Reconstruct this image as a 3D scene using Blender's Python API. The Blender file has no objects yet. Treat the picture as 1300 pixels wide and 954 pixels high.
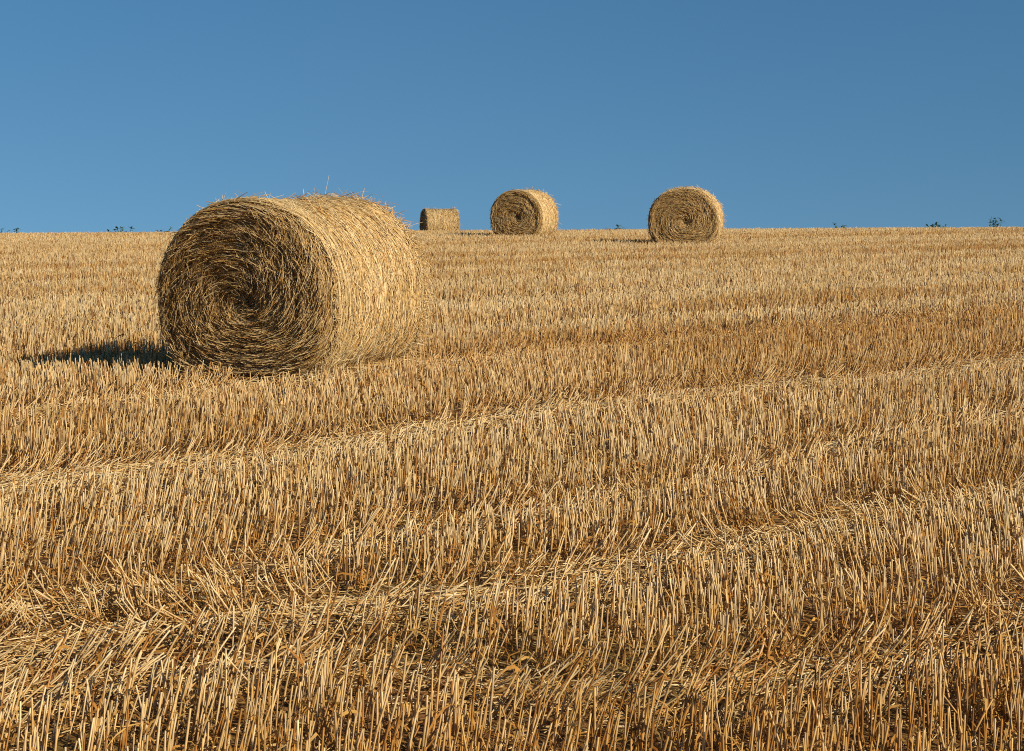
import bpy, math
import numpy as np
from mathutils import Matrix, Vector

RNG = np.random.default_rng(11)
C = bpy.context.scene.collection

# ------------------------------------------------------------------ camera numbers (photo frame 1300 x 954)
FPX, PX, PY, EYE = 2200.0, 650.0, 432.0, 400.0
PITCH = math.atan((PY - EYE) / FPX)

# ------------------------------------------------------------------ helpers
def vnoise(x, y, seed=0):
    """smooth value noise in 0..1, vectorised"""
    x = np.asarray(x, float); y = np.asarray(y, float)
    ix = np.floor(x).astype(np.int64); iy = np.floor(y).astype(np.int64)
    fx = x - ix; fy = y - iy
    fx = fx * fx * (3 - 2 * fx); fy = fy * fy * (3 - 2 * fy)
    def h(a, b):
        v = (a * 374761393 + b * 668265263 + seed * 974634777) & 0xffffffff
        v = ((v ^ (v >> 13)) * 1274126177) & 0xffffffff
        v = ((v ^ (v >> 16)) * 2246822519) & 0xffffffff
        return ((v ^ (v >> 15)) & 0xffff) / 65535.0
    return ((h(ix, iy) * (1 - fx) + h(ix + 1, iy) * fx) * (1 - fy)
            + (h(ix, iy + 1) * (1 - fx) + h(ix + 1, iy + 1) * fx) * fy)

def fbm(x, y, seed=0, octs=3):
    s, a, t = 0, 1.0, 0
    for k in range(octs):
        s = s + a * vnoise(x * 2 ** k + 17.3 * k, y * 2 ** k - 9.1 * k, seed + k); t += a; a *= .5
    return s / t

def terrain(x, y):
    x = np.asarray(x, float); y = np.asarray(y, float)
    yc = np.clip(y, -60, 150)
    z = -1.38 + .0878 * yc - .000286 * yc ** 2 - .0007 * np.maximum(yc - 45, 0) ** 2
    z = z + .006 * np.clip(x, -60, 60) * np.clip(np.abs(y) / 50, 0, 1)
    z = z - .09 * np.exp(-((x + 3.3) / 1.4) ** 2 - ((y - 12.7) / 1.1) ** 2)      # a shallow dip beside the big bale
    return np.maximum(z, -9.0)

def to_ground(px, py):
    """a point of the photograph -> the spot of the field it shows"""
    c, s = math.cos(PITCH), math.sin(PITCH)
    dx, du = (px - PX) / FPX, -(py - PY) / FPX
    d = np.array([dx, c + du * s, -s + du * c])
    t0, t1 = 2.0, 60.0
    ts = np.linspace(t0, t1, 4000)
    gap = d[2] * ts - terrain(d[0] * ts, d[1] * ts)
    k = np.argmax(gap < 0)
    return d[0] * ts[k], d[1] * ts[k]

def mesh_from(name, V, quads, col=None, smooth=True, mat=None, parent=None, tris=None):
    me = bpy.data.meshes.new(name)
    V = np.ascontiguousarray(V, np.float32).reshape(-1, 3)
    quads = np.asarray(quads, np.int32).reshape(-1, 4)
    nq = len(quads)
    loops = quads.ravel()
    starts = np.arange(nq, dtype=np.int32) * 4
    if tris is not None and len(tris):
        tris = np.asarray(tris, np.int32).reshape(-1, 3)
        starts = np.concatenate([starts, nq * 4 + np.arange(len(tris), dtype=np.int32) * 3])
        loops = np.concatenate([loops, tris.ravel()])
    me.vertices.add(len(V)); me.vertices.foreach_set('co', V.ravel())
    me.loops.add(len(loops)); me.loops.foreach_set('vertex_index', loops)
    me.polygons.add(len(starts)); me.polygons.foreach_set('loop_start', starts.astype(np.int32))
    if smooth:
        me.polygons.foreach_set('use_smooth', np.ones(len(starts), bool))
    if col is not None:
        a = me.attributes.new('tint', 'FLOAT_COLOR', 'POINT')
        c4 = np.ones((len(V), 4), np.float32); c4[:, :3] = col
        a.data.foreach_set('color', c4.ravel())
    me.update(calc_edges=True)
    if mat: me.materials.append(mat)
    o = bpy.data.objects.new(name, me); C.objects.link(o)
    if parent: o.parent = parent
    return o

class Bag:
    """collects straws and blades, then becomes ONE mesh"""
    def __init__(s): s.V, s.Q, s.Cc, s.n = [], [], [], 0
    def _add(s, V, Q, col):
        s.V.append(V); s.Q.append(Q + s.n); s.Cc.append(col); s.n += len(V)
    def tubes(s, P, R, tint, sides=3, tint_end=None, cap=False):
        """P (N,K,3) centre lines, R (N,K) radii, tint (N,3) at the base, tint_end at the tip"""
        N, K, _ = P.shape
        if N == 0: return
        T = np.gradient(P, axis=1); T /= np.linalg.norm(T, axis=2, keepdims=True) + 1e-9
        ref = RNG.normal(size=(N, 1, 3)); ref = np.repeat(ref, K, 1)
        U = np.cross(T, ref); U /= np.linalg.norm(U, axis=2, keepdims=True) + 1e-9
        W = np.cross(T, U)
        ang = np.arange(sides) * 2 * np.pi / sides
        ring = (P[:, :, None, :] + R[:, :, None, None] *
                (U[:, :, None, :] * np.cos(ang)[None, None, :, None] + W[:, :, None, :] * np.sin(ang)[None, None, :, None]))
        V = ring.reshape(-1, 3)
        te = tint if tint_end is None else tint_end
        f = np.linspace(0, 1, K)[None, :, None]
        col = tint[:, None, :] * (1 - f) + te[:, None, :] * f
        col = np.repeat(col[:, :, None, :], sides, 2).reshape(-1, 3)
        base = (np.arange(N) * K * sides)[:, None, None]
        k = np.arange(K - 1)[None, :, None]; j = np.arange(sides)[None, None, :]
        a = base + k * sides + j; b = base + k * sides + (j + 1) % sides
        Q = np.stack([a, b, b + sides, a + sides], -1).reshape(-1, 4)
        s._add(V, Q, col)
        if cap and sides == 4:
            top = V.reshape(N, K, sides, 3)[:, -1]
            ct = np.repeat((te * .8)[:, None, :], 4, 1).reshape(-1, 3)
            s._add(top.reshape(-1, 3).copy(), np.arange(N * 4).reshape(N, 4), ct)
    def ribbons(s, P, Wd, side, tint):
        """P (N,K,3) mid lines, Wd (N,K) half widths, side (N,K,3) unit width directions"""
        N, K, _ = P.shape
        V = np.stack([P - side * Wd[..., None], P + side * Wd[..., None]], 2).reshape(-1, 3)
        col = np.repeat(tint[:, None, :], K * 2, 1).reshape(-1, 3)
        base = (np.arange(N) * K * 2)[:, None]
        k = np.arange(K - 1)[None, :] * 2
        a = base + k
        Q = np.stack([a, a + 1, a + 3, a + 2], -1).reshape(-1, 4)
        s._add(V, Q, col)
    def build(s, name, mat, parent=None, smooth=True):
        return mesh_from(name, np.concatenate(s.V), np.concatenate(s.Q), np.concatenate(s.Cc), smooth, mat, parent)

def pick(pal, n, weights=None):
    pal = np.array(pal); i = RNG.choice(len(pal), n, p=weights)
    j = RNG.choice(len(pal), n, p=weights)
    f = RNG.random((n, 1)) * .5
    return (pal[i] * (1 - f) + pal[j] * f) * RNG.uniform(.82, 1.15, (n, 1))

def empty(name, label, cat, group=None):
    o = bpy.data.objects.new(name, None); C.objects.link(o)
    o.empty_display_size = .2
    o['label'] = label; o['category'] = cat
    if group: o['group'] = group
    return o

# ------------------------------------------------------------------ materials
def nt(name):
    m = bpy.data.materials.new(name); m.use_nodes = True
    t = m.node_tree; t.nodes.clear()
    return m, t, t.nodes, t.links

def straw_material(name, rough=.5, trans=.18, spec=.35):
    m, t, n, l = nt(name)
    out = n.new('ShaderNodeOutputMaterial'); at = n.new('ShaderNodeAttribute'); at.attribute_name = 'tint'
    b = n.new('ShaderNodeBsdfPrincipled'); b.inputs['Roughness'].default_value = rough
    b.inputs['Specular IOR Level'].default_value = spec
    tr = n.new('ShaderNodeBsdfTranslucent'); mx = n.new('ShaderNodeMixShader'); mx.inputs[0].default_value = trans
    # mottling: nodes and weathering of the stalks, fine and coarse
    tc = n.new('ShaderNodeTexCoord'); nz = n.new('ShaderNodeTexNoise'); nz.inputs['Scale'].default_value = 45; nz.inputs['Detail'].default_value = 3
    mr = n.new('ShaderNodeMapRange'); mr.inputs[1].default_value = .3; mr.inputs[2].default_value = .7
    mr.inputs[3].default_value = .78; mr.inputs[4].default_value = 1.15
    mul = n.new('ShaderNodeVectorMath'); mul.operation = 'SCALE'
    l.new(tc.outputs['Object'], nz.inputs['Vector']); l.new(nz.outputs['Fac'], mr.inputs[0])
    l.new(at.outputs['Color'], mul.inputs[0]); l.new(mr.outputs[0], mul.inputs['Scale'])
    l.new(mul.outputs[0], b.inputs['Base Color']); l.new(mul.outputs[0], tr.inputs['Color'])
    l.new(b.outputs[0], mx.inputs[1]); l.new(tr.outputs[0], mx.inputs[2]); l.new(mx.outputs[0], out.inputs[0])
    return m

def ground_material():
    m, t, n, l = nt('chaff_and_soil')
    out = n.new('ShaderNodeOutputMaterial'); b = n.new('ShaderNodeBsdfPrincipled')
    b.inputs['Roughness'].default_value = .95; b.inputs['Specular IOR Level'].default_value = .1
    tc = n.new('ShaderNodeTexCoord')
    n1 = n.new('ShaderNodeTexNoise'); n1.inputs['Scale'].default_value = 60; n1.inputs['Detail'].default_value = 8; n1.inputs['Roughness'].default_value = .7
    n2 = n.new('ShaderNodeTexNoise'); n2.inputs['Scale'].default_value = 1.1; n2.inputs['Detail'].default_value = 4
    r1 = n.new('ShaderNodeValToRGB')
    e = r1.color_ramp.elements
    e[0].position = .32; e[0].color = (.10, .050, .016, 1)
    e[1].position = .72; e[1].color = (.46, .265, .09, 1)
    x = e.new(.5); x.color = (.27, .14, .045, 1)
    mx = n.new('ShaderNodeMix'); mx.data_type = 'RGBA'; mx.blend_type = 'MULTIPLY'; mx.inputs[0].default_value = .5
    bp = n.new('ShaderNodeBump'); bp.inputs['Strength'].default_value = .8; bp.inputs['Distance'].default_value = .02
    l.new(tc.outputs['Object'], n1.inputs['Vector']); l.new(tc.outputs['Object'], n2.inputs['Vector'])
    l.new(n1.outputs['Fac'], r1.inputs[0]); l.new(r1.outputs[0], mx.inputs[6]); l.new(n2.outputs['Color'], mx.inputs[7])
    l.new(mx.outputs[2], b.inputs['Base Color']); l.new(n1.outputs['Fac'], bp.inputs['Height'])
    l.new(bp.outputs[0], b.inputs['Normal']); l.new(b.outputs[0], out.inputs[0])
    return m

def bale_core_material():
    m, t, n, l = nt('packed_straw')
    out = n.new('ShaderNodeOutputMaterial'); b = n.new('ShaderNodeBsdfPrincipled')
    b.inputs['Roughness'].default_value = .85; b.inputs['Specular IOR Level'].default_value = .15
    tc = n.new('ShaderNodeTexCoord')
    n1 = n.new('ShaderNodeTexNoise'); n1.inputs['Scale'].default_value = 55; n1.inputs['Detail'].default_value = 6
    r1 = n.new('ShaderNodeValToRGB'); e = r1.color_ramp.elements
    e[0].position = .3; e[0].color = (.20, .11, .034, 1); e[1].position = .7; e[1].color = (.56, .36, .13, 1)
    bp = n.new('ShaderNodeBump'); bp.inputs['Strength'].default_value = .9; bp.inputs['Distance'].default_value = .02
    l.new(tc.outputs['Object'], n1.inputs['Vector']); l.new(n1.outputs['Fac'], r1.inputs[0])
    l.new(r1.outputs[0], b.inputs['Base Color']); l.new(n1.outputs['Fac'], bp.inputs['Height'])
    l.new(bp.outputs[0], b.inputs['Normal']); l.new(b.outputs[0], out.inputs[0])
    return m

M_STRAW = straw_material('straw', .5, .32)
M_BLADE = straw_material('dry_leaf', .75, .45, .1)
M_BALE = straw_material('baled_straw', .48, .22, .4)
M_FACE = straw_material('bale_end_straw', .5, .40, .3)
M_GREEN = straw_material('weed_leaf', .6, .3, .3)
M_GROUND = ground_material()
M_CORE = bale_core_material()

PALE = [(.80, .63, .355), (.76, .57, .285), (.72, .51, .215), (.79, .66, .41)]
GOLD = [(.62, .37, .105), (.57, .325, .085), (.66, .43, .15), (.52, .27, .062)]
BROWN = [(.43, .195, .042), (.34, .14, .027), (.48, .24, .058), (.25, .10, .020)]

# ------------------------------------------------------------------ the ground: one sheet to the horizon
def build_ground():
    xs = np.concatenate([-np.geomspace(30, 3000, 40)[::-1], np.arange(-29, 29.1, .5), np.geomspace(30, 3000, 40)])
    ys = np.concatenate([-np.geomspace(8, 3000, 40)[::-1], np.arange(-7, 80.1, .5), np.geomspace(82, 3000, 50)])
    X, Y = np.meshgrid(xs, ys)
    near = np.clip(1 - np.abs(Y - 30) / 60, 0, 1)
    Z = terrain(X, Y) + (fbm(X * .8, Y * .8, 5) - .5) * .03 * near
    V = np.stack([X, Y, Z], -1).reshape(-1, 3)
    ny, nx = X.shape
    i = (np.arange(ny - 1)[:, None] * nx + np.arange(nx - 1)[None, :])
    Q = np.stack([i, i + 1, i + nx + 1, i + nx], -1).reshape(-1, 4)
    o = mesh_from('ground', V, Q, None, True, M_GROUND)
    o['kind'] = 'structure'
build_ground()

# ------------------------------------------------------------------ wheel tracks and drill rows of the field
ROW = math.radians(57)                        # rows run this far to the right of straight ahead
RDIR = np.array([math.sin(ROW), math.cos(ROW)]); RPER = np.array([-RDIR[1], RDIR[0]])
TRACKS_PX = [   # (outline of the lane in the photo, half width in metres, strength)
    ([(-60, 545), (60, 530), (200, 513), (350, 497), (500, 476), (650, 461), (850, 441), (1000, 427), (1150, 413), (1360, 395)], .24, 1.0),
    ([(-60, 640), (0, 632), (150, 611), (270, 598), (465, 569), (550, 556), (680, 534), (830, 517), (1000, 496), (1150, 485), (1360, 456)], .27, 1.0),
    ([(-60, 800), (100, 775), (250, 760), (370, 727), (520, 690), (730, 654), (880, 628), (980, 608), (1100, 568), (1240, 548), (1360, 520)], .15, .65),
    ([(-60, 850), (100, 830), (300, 805), (500, 784), (650, 768), (775, 737), (925, 711), (1030, 682), (1175, 655), (1360, 628)], .16, .95),
    ([(-60, 905), (150, 882), (280, 862), (420, 850), (560, 880), (800, 905), (1000, 885), (1175, 855), (1300, 800), (1400, 770)], .16, .6),
]
TRACKS = [(np.array([to_ground(*p) for p in pts]), w, s) for pts, w, s in TRACKS_PX]

def seg_dist(x, y, line):
    best = np.full(x.shape, 1e9); bx = np.zeros(x.shape); by = np.zeros(x.shape); tx = np.zeros(x.shape); ty = np.zeros(x.shape)
    for a, b in zip(line[:-1], line[1:]):
        d = b - a; L = np.hypot(*d)
        t = np.clip(((x - a[0]) * d[0] + (y - a[1]) * d[1]) / L ** 2, 0, 1)
        qx, qy = x - a[0] - t * d[0], y - a[1] - t * d[1]
        dd = np.hypot(qx, qy); m = dd < best
        best[m] = dd[m]; bx[m] = qx[m]; by[m] = qy[m]; tx[m] = d[0] / L; ty[m] = d[1] / L
    return best, bx, by, tx, ty

def lanes(x, y):
    """how flattened the straw is (0..1), and the direction of the lane"""
    f = np.zeros(x.shape); tx = np.full(x.shape, RDIR[0]); ty = np.full(x.shape, RDIR[1])
    nx = np.zeros(x.shape); ny = np.zeros(x.shape)
    wob = (fbm(x * 1.3, y * 1.3, 21) - .5)
    for line, w, s in TRACKS:
        d, bx, by, ax, ay = seg_dist(x, y, line)
        ww = w * (1 + 1.1 * wob)
        k = s * np.exp(-(d / ww) ** 2) * np.clip(.55 + 1.2 * fbm(x * .9, y * .9, 31), 0, 1)
        m = k > f
        f[m] = k[m]; tx[m] = ax[m]; ty[m] = ay[m]
        near = np.exp(-(d / (2.2 * w)) ** 2)
        nx += -bx / (d + .02) * near; ny += -by / (d + .02) * near
    # lanes farther up the hill, parallel to the rows
    v = x * RPER[0] + y * RPER[1] + .25 * (fbm(x * .2, y * .2, 7) - .5) * 4
    far = np.clip((y - 13) / 4, 0, 1)
    ph = np.abs(((v / 2.7) % 1) - .5) * 2.7
    k = far * .85 * np.exp(-(ph / .22) ** 2) * np.clip(2.2 * fbm(x * .15, y * .3, 44) - .5, 0, 1)
    f = np.maximum(f, k)
    return np.clip(f, 0, 1), tx, ty, nx, ny

# ------------------------------------------------------------------ bales
BALES = [  # x, y, yaw of the axis (deg right of straight ahead), size, height factor, strand count, strand thickness, seed
    dict(x=-1.43, y=11.60, yaw=24, s=1.01, hf=1.04, n=1.0, thick=1.0, seed=3,
         label='largest straw bale, close by in the stubble, its shaded end swirling round a dark hollow'),
    dict(x=3.46, y=34.40, yaw=10.5, s=1.03, hf=1.03, n=.42, thick=1.7, seed=8,
         label='right-hand round straw bale on the hilltop, seen almost end-on'),
    dict(x=.31, y=42.30, yaw=19, s=1.0, hf=1.08, n=.34, thick=2.0, seed=15,
         label='round straw bale on the skyline between the smallest bale and the right-hand one'),
    dict(x=-2.60, y=62.4, yaw=75, s=.94, hf=1.0, n=.25, thick=2.6, seed=23,
         label='smallest and farthest straw bale, turned side-on on the skyline beside the big bale'),
]
L_BALE = 1.24
def outline(a):
    c, s = np.cos(a), np.sin(a)
    x = .65 * np.sign(c) * np.abs(c) ** .92
    z = np.where(s > 0, .60 * np.abs(s) ** .95, -.53 * np.abs(s) ** .75)
    return x, z

class BaleShape:
    def __init__(s, d): s.s, s.hf, s.seed, s.rough = d['s'], d['hf'], d['seed'], (.7 if d['n'] == 1 else .3); s.L = L_BALE * d['s']
    def prof(s, a, y):
        u = np.abs(y) / (s.L / 2)
        p = 1 + .016 * u ** 3 - .035 * np.clip((u - .94) / .06, 0, 1) ** 2
        lump = fbm(np.cos(a) * 2.2 + 5, np.sin(a) * 2.2 + y * 2.5, s.seed) - .5
        return p + lump * .035
    def side(s, a, y, off=0):
        x, z = outline(a); p = s.prof(a, y)
        nx, nz = x / .65 ** 2, z / .57 ** 2
        nl = np.hypot(nx, nz) + 1e-6
        return np.stack([x * p * s.s + nx / nl * off, y * np.ones_like(a), (z * p * s.hf + .53 * s.hf) * s.s + nz / nl * off], -1)
    def face(s, a, rho, off=0, sign=-1):
        """point on an end; sign -1 is the end towards the photographer"""
        x, z = outline(a); edge = s.prof(a, np.full_like(a, s.L / 2 * sign) )
        cx, cz = .015, -.01
        X = (cx + rho * (x * edge - cx)) * s.s
        Z = (cz + rho * (z * edge - cz)) * s.s * s.hf
        turn = a / (2 * np.pi)
        r = rho * 1.0
        lay = fbm(r * 9 + turn * 1.0 + 3 * fbm(np.cos(a) * 1.5, np.sin(a) * 1.5, s.seed + 4), np.cos(a) * 1.2 + 3, s.seed + 9) - .5
        ridge = np.sin(2 * np.pi * (rho * 6.5 - turn + lay * 1.6))
        depth = (.016 * ridge + .05 * lay) * s.rough
        depth = depth + .016 * np.exp(-((rho - .82) / .12) ** 2)
        h = np.hypot(X - .045, Z + .005)
        depth = depth + .085 * np.exp(-(h / .085) ** 2)                            # loose hollow at the core
        edge_round = .014 * np.clip((rho - .93) / .07, 0, 1) ** 2
        depth = np.maximum(depth, -.02) * np.clip((1.02 - rho) / .05, .15, 1) + edge_round
        Y = sign * (s.L / 2 - depth) + sign * off
        return np.stack([X, Y, Z + .53 * s.s * s.hf], -1)

def make_bale(d):
    B = BaleShape(d); n, th = d['n'], d['thick']
    root = empty('straw_bale', d['label'], 'straw bale', 'round straw bales lying on the field')
    # --- core: closed skin, both ends and the curved side
    na, nr, ny = 240, 60, 40
    A = np.linspace(0, 2 * np.pi, na, endpoint=False)
    V, Q, rows = [], [], []
    def ring(P): rows.append(len(V) * na); V.append(P)
    for r in np.linspace(.02, .985, nr): ring(B.face(A, np.full(na, r), -.004))
    for y in np.linspace(-B.L / 2 + .035, B.L / 2 - .035, ny): ring(B.side(A, np.full(na, y), -.006))
    for r in np.linspace(.985, .02, nr): ring(B.face(A, np.full(na, r), -.004, 1))
    j = np.arange(na); j2 = (j + 1) % na
    for r0, r1 in zip(rows[:-1], rows[1:]): Q.append(np.stack([r0 + j, r0 + j2, r1 + j2, r1 + j], -1))
    VV = np.concatenate(V); c0, c1 = VV[:na].mean(0), VV[-na:].mean(0)
    VV = np.concatenate([VV, [c0, c1]])
    tr = np.concatenate([np.stack([np.full(na, len(VV) - 2), j2, j], -1),
                         np.stack([np.full(na, len(VV) - 1), rows[-1] + j, rows[-1] + j2], -1)])
    mesh_from('packed_core', VV, np.concatenate(Q), None, True, M_CORE, root, tr)
    # --- the rolled ends: whorls of straw
    for sign, share in ((-1, 1.0), (1, .45)):
        bag = Bag(); N = int(20000 * n * share)
        rho = np.sqrt(RNG.random(N)) * .985; a = RNG.random(N) * 2 * np.pi
        # straws come in tufts that lie alike
        cell = fbm(np.cos(a) * rho * 9 + 20, np.sin(a) * rho * 9, d['seed'] + 50)
        l = RNG.gamma(5, .034, N).clip(.05, .36)
        core = np.exp(-(rho / .24) ** 2)
        tilt = np.radians(-14 + 42 * (cell - .5)) + RNG.normal(0, .19, N) - core * RNG.normal(.75, .4, N)
        K = 5; t = np.linspace(-.5, .5, K)[None, :]
        R = np.maximum(rho, .09) * .6
        da = t * (l * np.cos(tilt) / R)[:, None]
        dr = t * (l * np.sin(tilt) / .6)[:, None]
        aa = a[:, None] - da; rr = np.clip(rho[:, None] + dr, .01, 1.0)
        lift0 = RNG.random(N) ** 2.2 * .022
        stick = np.where(RNG.random(N) < .45, RNG.random(N) ** 1.5 * .10, 0) * (1 if d['n'] == 1 else .45) * (.4 + .6 * (l / .15).clip(0, 1.3))
        end = RNG.choice([-1, 1], N, p=[.25, .75])
        off = lift0[:, None] + stick[:, None] * np.clip((t * end[:, None] + .5), 0, 1) ** 1.6
        P = B.face(aa.ravel(), rr.ravel(), off.ravel(), sign).reshape(N, K, 3)
        P += RNG.normal(0, .0010, P.shape)
        rad = RNG.uniform(.0012, .0024, N) * th
        Rr = rad[:, None] * np.array([.8, 1, 1, .95, .7])[None, :]
        tint = pick(GOLD + PALE + BROWN, N, [.06, .12, .18, .06, .19, .15, .17, .07, 0, 0, 0, 0])
        bag.tubes(P, Rr, tint, 3)
        bag.build('end_face', M_FACE, root)['kind'] = 'thing'
    # --- the curved side
    bag = Bag(); N = int(21000 * n)
    a = RNG.random(N) * 2 * np.pi; y = RNG.uniform(-.5, .5, N) * (B.L - .03)
    patch = fbm(a * 3.5, y * 5, d['seed'] + 70) - .5
    l = RNG.gamma(5, .026, N).clip(.04, .30)
    tilt = RNG.normal(0, .30, N) + patch * .9
    K = 5; t = np.linspace(-.5, .5, K)[None, :]
    aa = a[:, None] + t * (l * np.cos(tilt) / .60)[:, None]
    yy = np.clip(y[:, None] + t * (l * np.sin(tilt))[:, None], -B.L / 2 - .01, B.L / 2 + .01)
    lift = RNG.random(N) ** 2 * .011
    stick = np.where(RNG.random(N) < .10, RNG.random(N) ** 2 * .06, 0)
    end = RNG.choice([-1, 1], N)
    off = lift[:, None] + stick[:, None] * np.clip(t * end[:, None] + .5, 0, 1) ** 2
    P = B.side(aa.ravel(), yy.ravel(), off.ravel()).reshape(N, K, 3) + RNG.normal(0, .0012, (N, K, 3))
    rad = RNG.uniform(.0016, .0030, N) * th
    bag.tubes(P, rad[:, None] * np.array([.8, 1, 1, .95, .7])[None, :],
              pick(PALE + GOLD + BROWN, N, [.16, .17, .15, .11, .1, .09, .09, .05, .03, .02, .02, .01]), 3)
    # long binder strands round the roll, thickest near the rims
    Nt = int(170 * (.5 + .5 * n)); K = 26
    y0 = np.where(RNG.random(Nt) < .65, -B.L / 2 + .03 + RNG.random(Nt) ** 1.5 * .30, RNG.uniform(-.5, .5, Nt) * B.L * .95)
    a0 = RNG.random(Nt) * 2 * np.pi; span = RNG.uniform(.5, 2.4, Nt); t = np.linspace(0, 1, K)[None, :]
    aa = a0[:, None] + span[:, None] * t
    yy = y0[:, None] + (RNG.normal(0, .05, Nt))[:, None] * t + .006 * np.sin(aa * 5 + a0[:, None] * 7)
    P = B.side(aa.ravel(), np.clip(yy, -B.L / 2, B.L / 2).ravel(), np.full(Nt * K, .014)).reshape(Nt, K, 3)
    bag.tubes(P, np.full((Nt, K), .0018 * th), pick([(.70, .53, .27), (.64, .46, .21)], Nt), 3)
    bag.build('curved_side', M_BALE, root)
    # --- frayed rims and loose ends
    bag = Bag(); N = int(2600 * n)
    which = np.where(RNG.random(N) < .38, -1, 1)
    a = RNG.random(N) * 2 * np.pi
    y = which * (B.L / 2 - RNG.random(N) ** 1.5 * .10)
    base = B.side(a, y, .004)
    nrm = B.side(a, y, 1.0) - B.side(a, y, 0.0)
    tang = np.stack([-nrm[:, 2], 0 * a, nrm[:, 0]], -1)
    out = np.stack([0 * a, which * 1.0, 0 * a], -1)
    wx, wt, wo = RNG.uniform(.05, .75, N), RNG.normal(0, .9, N), np.where(which < 0, RNG.uniform(-.5, .12, N), RNG.uniform(-.15, .8, N))
    dirv = nrm * wx[:, None] + tang * wt[:, None] + out * wo[:, None]
    dirv /= np.linalg.norm(dirv, axis=1, keepdims=True)
    l = RNG.gamma(3.2, .024, N).clip(.03, .19) * np.where(which < 0, .45, 1.0)
    K = 4; t = np.linspace(0, 1, K)[None, :, None]
    sag = np.array([0, 0, -1.])[None, None, :] * (t ** 2) * (l * RNG.uniform(0, .5, N))[:, None, None]
    P = base[:, None, :] + dirv[:, None, :] * t * l[:, None, None] + sag
    P[..., 2] = np.maximum(P[..., 2], .02)
    bag.tubes(P, (RNG.uniform(.0013, .0026, N) * th)[:, None] * np.array([1, 1, .9, .6])[None, :], pick(PALE + GOLD, N), 3)
    # a few ends standing off the top of the roll
    N = int(420 * n); a = RNG.uniform(-.2, math.pi + .2, N); y = RNG.uniform(-.5, .5, N) * B.L
    base = B.side(a, y, .004); nrm = B.side(a, y, 1.0) - B.side(a, y, 0.0)
    tang = np.stack([-nrm[:, 2], 0 * a, nrm[:, 0]], -1)
    dirv = nrm * RNG.uniform(.05, .45, N)[:, None] + tang * RNG.choice([-1, 1], N)[:, None] + RNG.normal(0, .35, (N, 3))
    dirv /= np.linalg.norm(dirv, axis=1, keepdims=True)
    l = RNG.gamma(3, .018, N).clip(.02, .12)
    P = base[:, None, :] + dirv[:, None, :] * np.linspace(0, 1, 3)[None, :, None] * l[:, None, None]
    bag.tubes(P, (RNG.uniform(.0013, .0024, N) * th)[:, None] * np.array([1, 1, .6])[None, :], pick(PALE + GOLD, N), 3)
    o = bag.build('loose_straw', M_BALE, root); o['kind'] = 'stuff'
    # --- set it on the slope, its axis along the ground
    yaw = math.radians(d['yaw']); ax = np.array([math.sin(yaw), math.cos(yaw)])
    p0 = np.array([d['x'], d['y']]); e = .5
    dz = float(terrain(*(p0 + ax * e)) - terrain(*(p0 - ax * e))) / (2 * e)
    Y = Vector((ax[0], ax[1], dz)).normalized(); X = Vector((ax[1], -ax[0], 0)); Z = X.cross(Y)
    m = Matrix((X, Y, Z)).transposed().to_4x4()
    m.translation = Vector((d['x'], d['y'], float(terrain(*p0)) - .02))
    root.matrix_world = m
for d in BALES: make_bale(d)

def bale_local(x, y, d):
    yaw = math.radians(d['yaw']); dx, dy = x - d['x'], y - d['y']
    return dx * math.cos(yaw) - dy * math.sin(yaw), dx * math.sin(yaw) + dy * math.cos(yaw)
def under_bale(x, y, pad=0.0):
    m = np.zeros(x.shape, bool)
    for d in BALES:
        u, v = bale_local(x, y, d)
        m |= (np.abs(u) < .40 * d['s'] + pad) & (np.abs(v) < L_BALE * d['s'] / 2 + .01 + pad)
    return m

def near_bale(x, y):
    """1 close round the foot of a bale, fading over a foot or so"""
    a = np.zeros(x.shape)
    for d in BALES:
        u, v = bale_local(x, y, d)
        a = np.maximum(a, np.exp(-((np.maximum(np.abs(u) - .42, 0)) ** 2 + (np.maximum(np.abs(v) - .63, 0)) ** 2) / .24 ** 2))
    return a

# ------------------------------------------------------------------ stubble
def spread(y0, y1, density, margin=3.0):
    """points of the drill rows between two distances, some metres wider than the view"""
    hw = .31 * y1 + margin
    pitch = .125
    # cover the rectangle in row coordinates
    cx = np.array([[-hw, y0], [hw, y0], [-hw, y1], [hw, y1]])
    u0, u1 = (cx @ RDIR).min(), (cx @ RDIR).max(); v0, v1 = (cx @ RPER).min(), (cx @ RPER).max()
    n = int((u1 - u0) * (v1 - v0) * density)
    u = RNG.uniform(u0, u1, n); v = RNG.uniform(v0, v1, n)
    row = np.round(v / pitch) * pitch
    v = row + RNG.normal(0, .030, n) + .02 * (vnoise(u * 1.5, row * 8, 3) - .5)
    x = u * RDIR[0] + v * RPER[0]; y = u * RDIR[1] + v * RPER[1]
    k = (y > y0) & (y < y1) & (np.abs(x) < .31 * y + margin)
    x, y = x[k], y[k]
    # plants stand in bunches with gaps
    keep = RNG.random(len(x)) < np.clip(.35 + 1.3 * vnoise(x * 9, y * 9, 77), 0, 1)
    return x[keep], y[keep]

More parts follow.
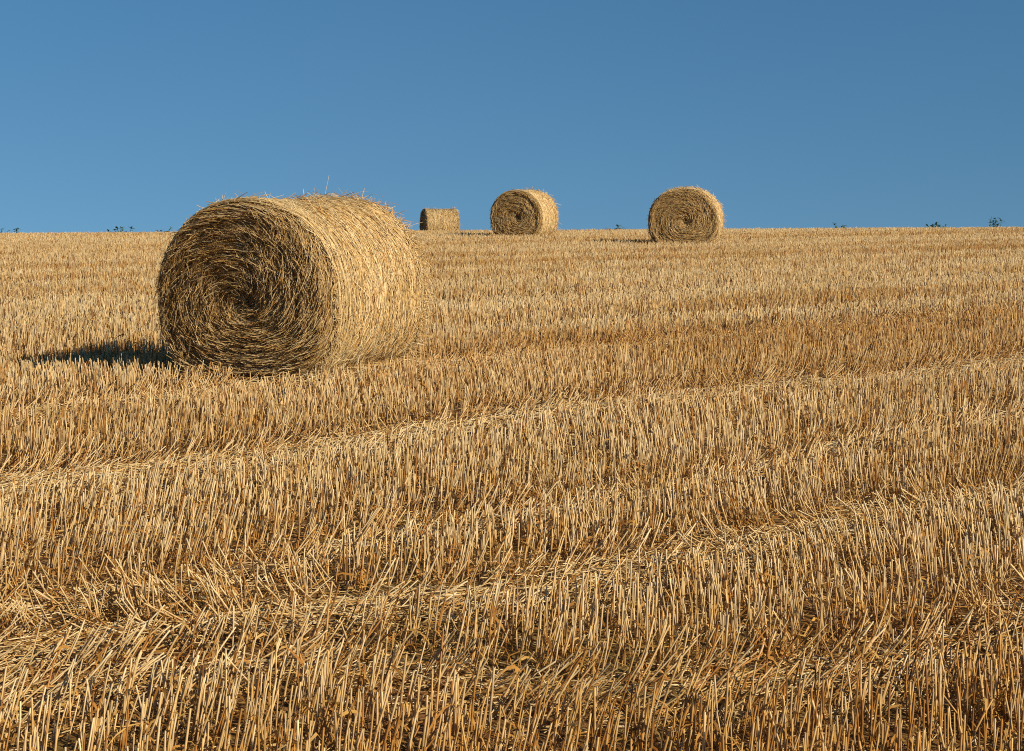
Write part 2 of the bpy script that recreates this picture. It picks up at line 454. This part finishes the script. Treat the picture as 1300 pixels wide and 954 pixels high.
def tone(x, y):
    """pale or brown parts of the field (patches, and bands along the drill rows), 0 brown .. 1 pale"""
    v = x * RPER[0] + y * RPER[1]
    u = x * RDIR[0] + y * RDIR[1]
    band = fbm(v * .42 + 3, u * .03, 61)
    fine = fbm(x * .6, y * .6, 63)
    line = TRACKS[0][0]
    edge = np.interp(x, line[:, 0], line[:, 1])
    beyond = np.clip((y - edge - .4 + 1.2 * (fine - .5)) / .8, 0, 1)
    near = np.clip((8.2 - y) / 1.5, 0, 1)
    stripe = np.clip((np.abs(((v / 2.7 + .18) % 1) - .5) * 2 - .45) * 2.2, -1, 1) * np.clip((y - 13) / 5, 0, 1)
    return np.clip((band - .5) * 1.7 + (fine - .5) * .6 + .58 + .46 * beyond + .12 * near - .62 * stripe, 0, 1)

def stubble(bag, y0, y1, density, K, sides, rad, cap, leaf_bag=None, leaves=0):
    x, y = spread(y0, y1, density)
    f, tx, ty, nx, ny = lanes(x, y)
    k = ~under_bale(x, y) & (RNG.random(len(x)) > .80 * f)
    x, y, f, tx, ty, nx, ny = [q[k] for q in (x, y, f, tx, ty, nx, ny)]
    f = np.maximum(f, .55 * near_bale(x, y) * vnoise(x * 4, y * 4, 99))
    n = len(x); tn = tone(x, y)
    h = RNG.normal(.158, .020, n) + .03 * (fbm(x * .7, y * .7, 9) - .5)
    short = RNG.random(n) < .22; h[short] *= RNG.uniform(.35, .85, short.sum())
    h *= 1 - .18 * np.exp(-((x + 3.2) / 1.3) ** 2 - ((y - 12.2) / 1.0) ** 2)
    h = h.clip(.035, .24)
    # lean: a little at random, alike within a tuft, more beside a lane, flat inside it
    gx = (fbm(x * .8, y * .8, 13) - .5) * .62 + RNG.normal(0, .085, n) + nx * .13
    gy = (fbm(x * .8, y * .8, 14) - .5) * .4 + RNG.normal(0, .085, n) + ny * .13
    wild = RNG.random(n) < .07
    gx[wild] += RNG.normal(0, .6, wild.sum()); gy[wild] += RNG.normal(0, .6, wild.sum())
    sgn = np.where(vnoise(x * 1.1, y * 1.1, 19) > .38, 1, -1)
    flat = f * RNG.uniform(.4, 1.9, n) * 2.1
    gx += sgn * tx * flat + f * RNG.normal(0, .5, n); gy += sgn * ty * flat + f * RNG.normal(0, .5, n)
    D = np.stack([gx, gy, np.ones(n)], -1); D /= np.linalg.norm(D, axis=1, keepdims=True)
    base = np.stack([x, y, terrain(x, y) - .008], -1)
    t = np.linspace(0, 1, K)[None, :, None]
    P = base[:, None, :] + D[:, None, :] * (t * h[:, None, None])
    if K > 2:
        bend = RNG.normal(0, .005, (n, 1, 3)); bend[..., 2] = 0
        P = P + bend * (t ** 2 - t * .3) + RNG.normal(0, .0012, P.shape)
    R = RNG.uniform(.75, 1.25, n)[:, None] * rad * np.linspace(1.08, .92, K)[None, :]
    w = np.clip(tn + RNG.normal(0, .22, n), 0, 1)[:, None]
    top = pick(PALE, n) * w + pick(GOLD, n) * (1 - w)
    dk = RNG.random(n) < .10 + .36 * (1 - w[:, 0]) ** 1.5; top[dk] = pick(BROWN, dk.sum())
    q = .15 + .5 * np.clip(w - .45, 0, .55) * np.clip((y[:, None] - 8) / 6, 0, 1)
    foot = top * q + (1 - q) * (pick(GOLD, n) * .18 + pick(BROWN, n) * .82)     # brown sheath round the foot, painted darker for the shade between stalks
    if cap: foot = foot
    bag.tubes(P, R, foot, sides, top, cap)
    # dry leaves and sheaths hanging on the stalks
    if leaf_bag is not None and leaves > 0:
        i = RNG.choice(n, int(n * leaves)); m = len(i)
        s0 = RNG.uniform(.05, .75, m); l = RNG.uniform(.03, .13, m)
        b = base[i] + D[i] * (s0 * h[i])[:, None]
        az = RNG.random(m) * 2 * np.pi; out = np.stack([np.cos(az), np.sin(az), 0 * az], -1)
        t = np.array([0, .35, .7, 1.0])[None, :, None]
        up = RNG.uniform(-.1, .9, m)[:, None, None]; drop = RNG.uniform(.3, 1.5, m)[:, None, None]
        Pl = b[:, None, :] + out[:, None, :] * t * (l * RNG.uniform(.3, .9, m))[:, None, None] + np.array([0, 0, 1.])[None, None, :] * l[:, None, None] * (up * t - drop * t ** 2)
        g = terrain(Pl[..., 0], Pl[..., 1]); Pl[..., 2] = np.maximum(Pl[..., 2], g + .002 + RNG.random(m)[:, None] * .02)
        side = np.cross(out, RNG.normal(0, .5, (m, 3)) + np.array([0, 0, 1.])); side /= np.linalg.norm(side, axis=1, keepdims=True)
        tw = RNG.normal(0, 1.0, m)[:, None]
        sd = side[:, None, :] * np.cos(tw * t[..., 0])[..., None] + np.array([0, 0, 1.])[None, None, :] * np.sin(tw * t[..., 0])[..., None]
        wd = (RNG.uniform(.0014, .0042, m) * (rad / .0026))[:, None] * np.array([.8, 1, .8, .15])[None, :]
        leaf_bag.ribbons(Pl, wd, sd, pick(BROWN + GOLD, m, [.24, .10, .26, .04, .1, .1, .06, .10]))
    return n

def litter(bag, y0, y1, density, rad, leaf_bag=None):
    """cut straws lying on the ground, heaped in the lanes"""
    hw = .31 * y1 + 3
    n = int(2 * hw * (y1 - y0) * density)
    x = RNG.uniform(-hw, hw, n); y = RNG.uniform(y0, y1, n)
    k = np.abs(x) < .31 * y + 3; x, y = x[k], y[k]
    f, tx, ty, *_ = lanes(x, y)
    around = near_bale(x, y) * .9                          # straw shed where the bale lies
    k = (RNG.random(len(x)) < .14 + .86 * np.maximum(f, around)) & ~under_bale(x, y)
    x, y, f, tx, ty, around = [q[k] for q in (x, y, f, tx, ty, around)]; n = len(x)
    az = np.arctan2(ty, tx) + RNG.normal(0, .75, n); loose = RNG.random(n) < .45; az[loose] = RNG.random(loose.sum()) * 6.283
    l = RNG.gamma(3.2, .032, n).clip(.02, .40); el = RNG.normal(.03, .16, n)
    D = np.stack([np.cos(az) * np.cos(el), np.sin(az) * np.cos(el), np.sin(el)], -1)
    K = 4; t = np.linspace(-.5, .5, K)[None, :, None]
    P = np.stack([x, y, np.zeros(n)], -1)[:, None, :] + D[:, None, :] * t * l[:, None, None]
    bow = RNG.normal(0, .12, n)[:, None]
    P[..., 0] += -np.sin(az)[:, None] * bow * l[:, None] * (t[..., 0] ** 2 - .1); P[..., 1] += np.cos(az)[:, None] * bow * l[:, None] * (t[..., 0] ** 2 - .1)
    hgt = RNG.random(n) * (.012 + .035 * f + .10 * around ** 2) + .004
    P[..., 2] += hgt[:, None]
    P[..., 2] = np.maximum(P[..., 2], .003) + terrain(P[..., 0], P[..., 1])
    R = (RNG.uniform(.7, 1.2, n) * rad)[:, None] * np.array([.9, 1, 1, .85])[None, :]
    bag.tubes(P, R, pick(PALE + GOLD + BROWN, n, [.15, .14, .13, .1, .1, .1, .08, .06, .05, .04, .03, .02]), 3)
    return n

st, lf, li = Bag(), Bag(), Bag()
cnt = 0
cnt += stubble(st, 2.6, 8.0, 640, 4, 4, .0026, True, lf, 2.3)
cnt += stubble(st, 8.0, 14.0, 560, 3, 4, .0028, True, lf, 1.4)
cnt += stubble(st, 14.0, 23.0, 470, 3, 3, .0036, False, lf, .35)
cnt += stubble(st, 23.0, 36.0, 420, 2, 3, .0037, False, lf, .25)
cnt += stubble(st, 36.0, 68.0, 270, 2, 3, .0047, False)
cl = litter(li, 2.6, 9.0, 2100, .0020) + litter(li, 9.0, 16.0, 1200, .0025) + litter(li, 16.0, 30.0, 200, .0038) + litter(li, 30, 66, 60, .0055)
o = st.build('stubble', M_STRAW); o['kind'] = 'stuff'; o['label'] = 'cut golden cereal stubble standing over the whole field'; o['category'] = 'stubble'
o = lf.build('dry_leaves', M_BLADE); o['kind'] = 'stuff'; o['label'] = 'dry brown leaves hanging low among the stubble stalks'; o['category'] = 'dry leaves'
o = li.build('straw_litter', M_STRAW); o['kind'] = 'stuff'; o['label'] = 'loose cut straw lying in the flattened lanes of the stubble'; o['category'] = 'loose straw'
print('stalks', cnt, 'litter', cl, 'faces', sum(len(q) for b in (st, lf, li) for q in b.Q))

# ------------------------------------------------------------------ green weeds on the skyline
WEEDS = [  # photo column, distance, height, spread, label
    (11, 57, .30, .16, 'low green weed at the far left end of the skyline'),
    (149, 57, .33, .34, 'widest green weed on the skyline, spreading just left of the big bale'),
    (213, 57, .34, .14, 'upright green weed on the skyline close behind the left edge of the big bale'),
    (779, 57, .27, .22, 'green weed on the skyline between the middle bale and the right-hand bale'),
    (1068, 57, .32, .12, 'small green weed on the skyline, first one right of the right-hand bale'),
    (1189, 57, .33, .26, 'slanting green weed on the skyline, second from the right'),
    (1262, 57, .46, .26, 'tallest green weed on the skyline, rightmost with an upright shoot'),
]
def make_weed(px, dist, h, sp, label):
    x = (px - PX) / FPX * dist; h = h + .05
    root = empty('green_weed', label, 'weed', 'green weeds along the skyline')
    root.location = (x, dist, float(terrain(x, dist)))
    leaves = Bag()
    ns = 3 + int(sp * 14)
    sx = RNG.normal(0, sp * .7, ns); sy = RNG.normal(0, .12, ns); hh = h * RNG.uniform(.55, 1.05, ns); hh[0] = h * 1.05
    lean = RNG.normal(0, .35, (ns, 2))
    t = np.linspace(0, 1, 4)[None, :, None]
    base = np.stack([sx, sy, 0 * sx - .01], -1)
    tip = base + np.stack([lean[:, 0] * hh, lean[:, 1] * hh, hh], -1)
    P = base[:, None] * (1 - t) + tip[:, None] * t
    for k in range(ns):
        stem = Bag(); stem.tubes(P[k:k + 1], np.full((1, 4), .007), np.array([[.05, .085, .025]]), 4)
        stem.build('stem', M_GREEN, root)
    nl = ns * 12; i = RNG.integers(0, ns, nl); s = RNG.uniform(.35, 1, nl)
    b = base[i] * (1 - s[:, None]) + tip[i] * s[:, None]
    az = RNG.random(nl) * 6.283; l = RNG.uniform(.06, .16, nl); up = RNG.uniform(0, 1.0, nl)
    t = np.linspace(0, 1, 4)[None, :, None]
    o_ = np.stack([np.cos(az), np.sin(az), 0 * az], -1)
    Pl = b[:, None] + o_[:, None] * t * l[:, None, None] + np.array([0, 0, 1.]) * (l[:, None, None] * (up[:, None, None] * t - .5 * t ** 2))
    sd = np.repeat(np.stack([-np.sin(az), np.cos(az), .3 + 0 * az], -1)[:, None], 4, 1)
    leaves.ribbons(Pl, RNG.uniform(.016, .032, nl)[:, None] * np.array([.5, 1, .8, .1])[None], sd,
                   pick([(.065, .13, .03), (.08, .14, .04), (.05, .10, .025)], nl))
    leaves.build('leaves', M_GREEN, root)
for w in WEEDS: make_weed(*w)

# ------------------------------------------------------------------ light: late sun from the right, a little behind the camera
SUN_EL = math.radians(25); PHI = math.radians(38)
to_sun = Vector((math.cos(PHI) * math.cos(SUN_EL), -math.sin(PHI) * math.cos(SUN_EL), math.sin(SUN_EL)))
sd = bpy.data.lights.new('sun', 'SUN'); sd.energy = 5.0; sd.angle = math.radians(.53); sd.color = (1.0, .89, .70)
so = bpy.data.objects.new('sun', sd); C.objects.link(so)
so.rotation_euler = to_sun.to_track_quat('Z', 'Y').to_euler(); so.location = (20, -10, 20)

w = bpy.data.worlds.new('World'); bpy.context.scene.world = w; w.use_nodes = True
n, l = w.node_tree.nodes, w.node_tree.links; n.clear()
out = n.new('ShaderNodeOutputWorld'); bg = n.new('ShaderNodeBackground'); sky = n.new('ShaderNodeTexSky')
sky.sky_type = 'NISHITA'; sky.sun_disc = False; sky.sun_elevation = SUN_EL
sky.sun_rotation = math.atan2(to_sun.x, to_sun.y)
sky.altitude = 0; sky.air_density = 1.4; sky.dust_density = 0; sky.ozone_density = 4
tc = n.new('ShaderNodeTexCoord'); ad = n.new('ShaderNodeVectorMath'); ad.operation = 'ADD'; ad.inputs[1].default_value = (0, 0, .21)
nm = n.new('ShaderNodeVectorMath'); nm.operation = 'NORMALIZE'
l.new(tc.outputs['Generated'], ad.inputs[0]); l.new(ad.outputs[0], nm.inputs[0]); l.new(nm.outputs[0], sky.inputs['Vector'])
hs = n.new('ShaderNodeHueSaturation'); hs.inputs['Saturation'].default_value = 1.25
l.new(sky.outputs[0], hs.inputs['Color']); l.new(hs.outputs[0], bg.inputs[0]); bg.inputs[1].default_value = .0605; l.new(bg.outputs[0], out.inputs[0])

# ------------------------------------------------------------------ camera and view
cd = bpy.data.cameras.new('camera'); cam = bpy.data.objects.new('camera', cd); C.objects.link(cam)
cd.sensor_width = 36; cd.sensor_fit = 'HORIZONTAL'; cd.lens = FPX / 1300 * 36
cd.shift_y = -(477 - PY) / 1300
cd.clip_start = .05; cd.clip_end = 6000
cam.location = (0, 0, 0); cam.rotation_euler = (math.pi / 2 - PITCH, 0, 0)
S = bpy.context.scene; S.camera = cam
S.view_settings.view_transform = 'Standard'; S.view_settings.look = 'None'
S.view_settings.exposure = .62; S.view_settings.gamma = 1; S.view_settings.use_curve_mapping = False
S.cycles.max_bounces = 8; S.cycles.diffuse_bounces = 6
S.cycles.use_denoising = False
S.cycles.pixel_filter_type = 'BLACKMAN_HARRIS'; S.cycles.filter_width = 1.05
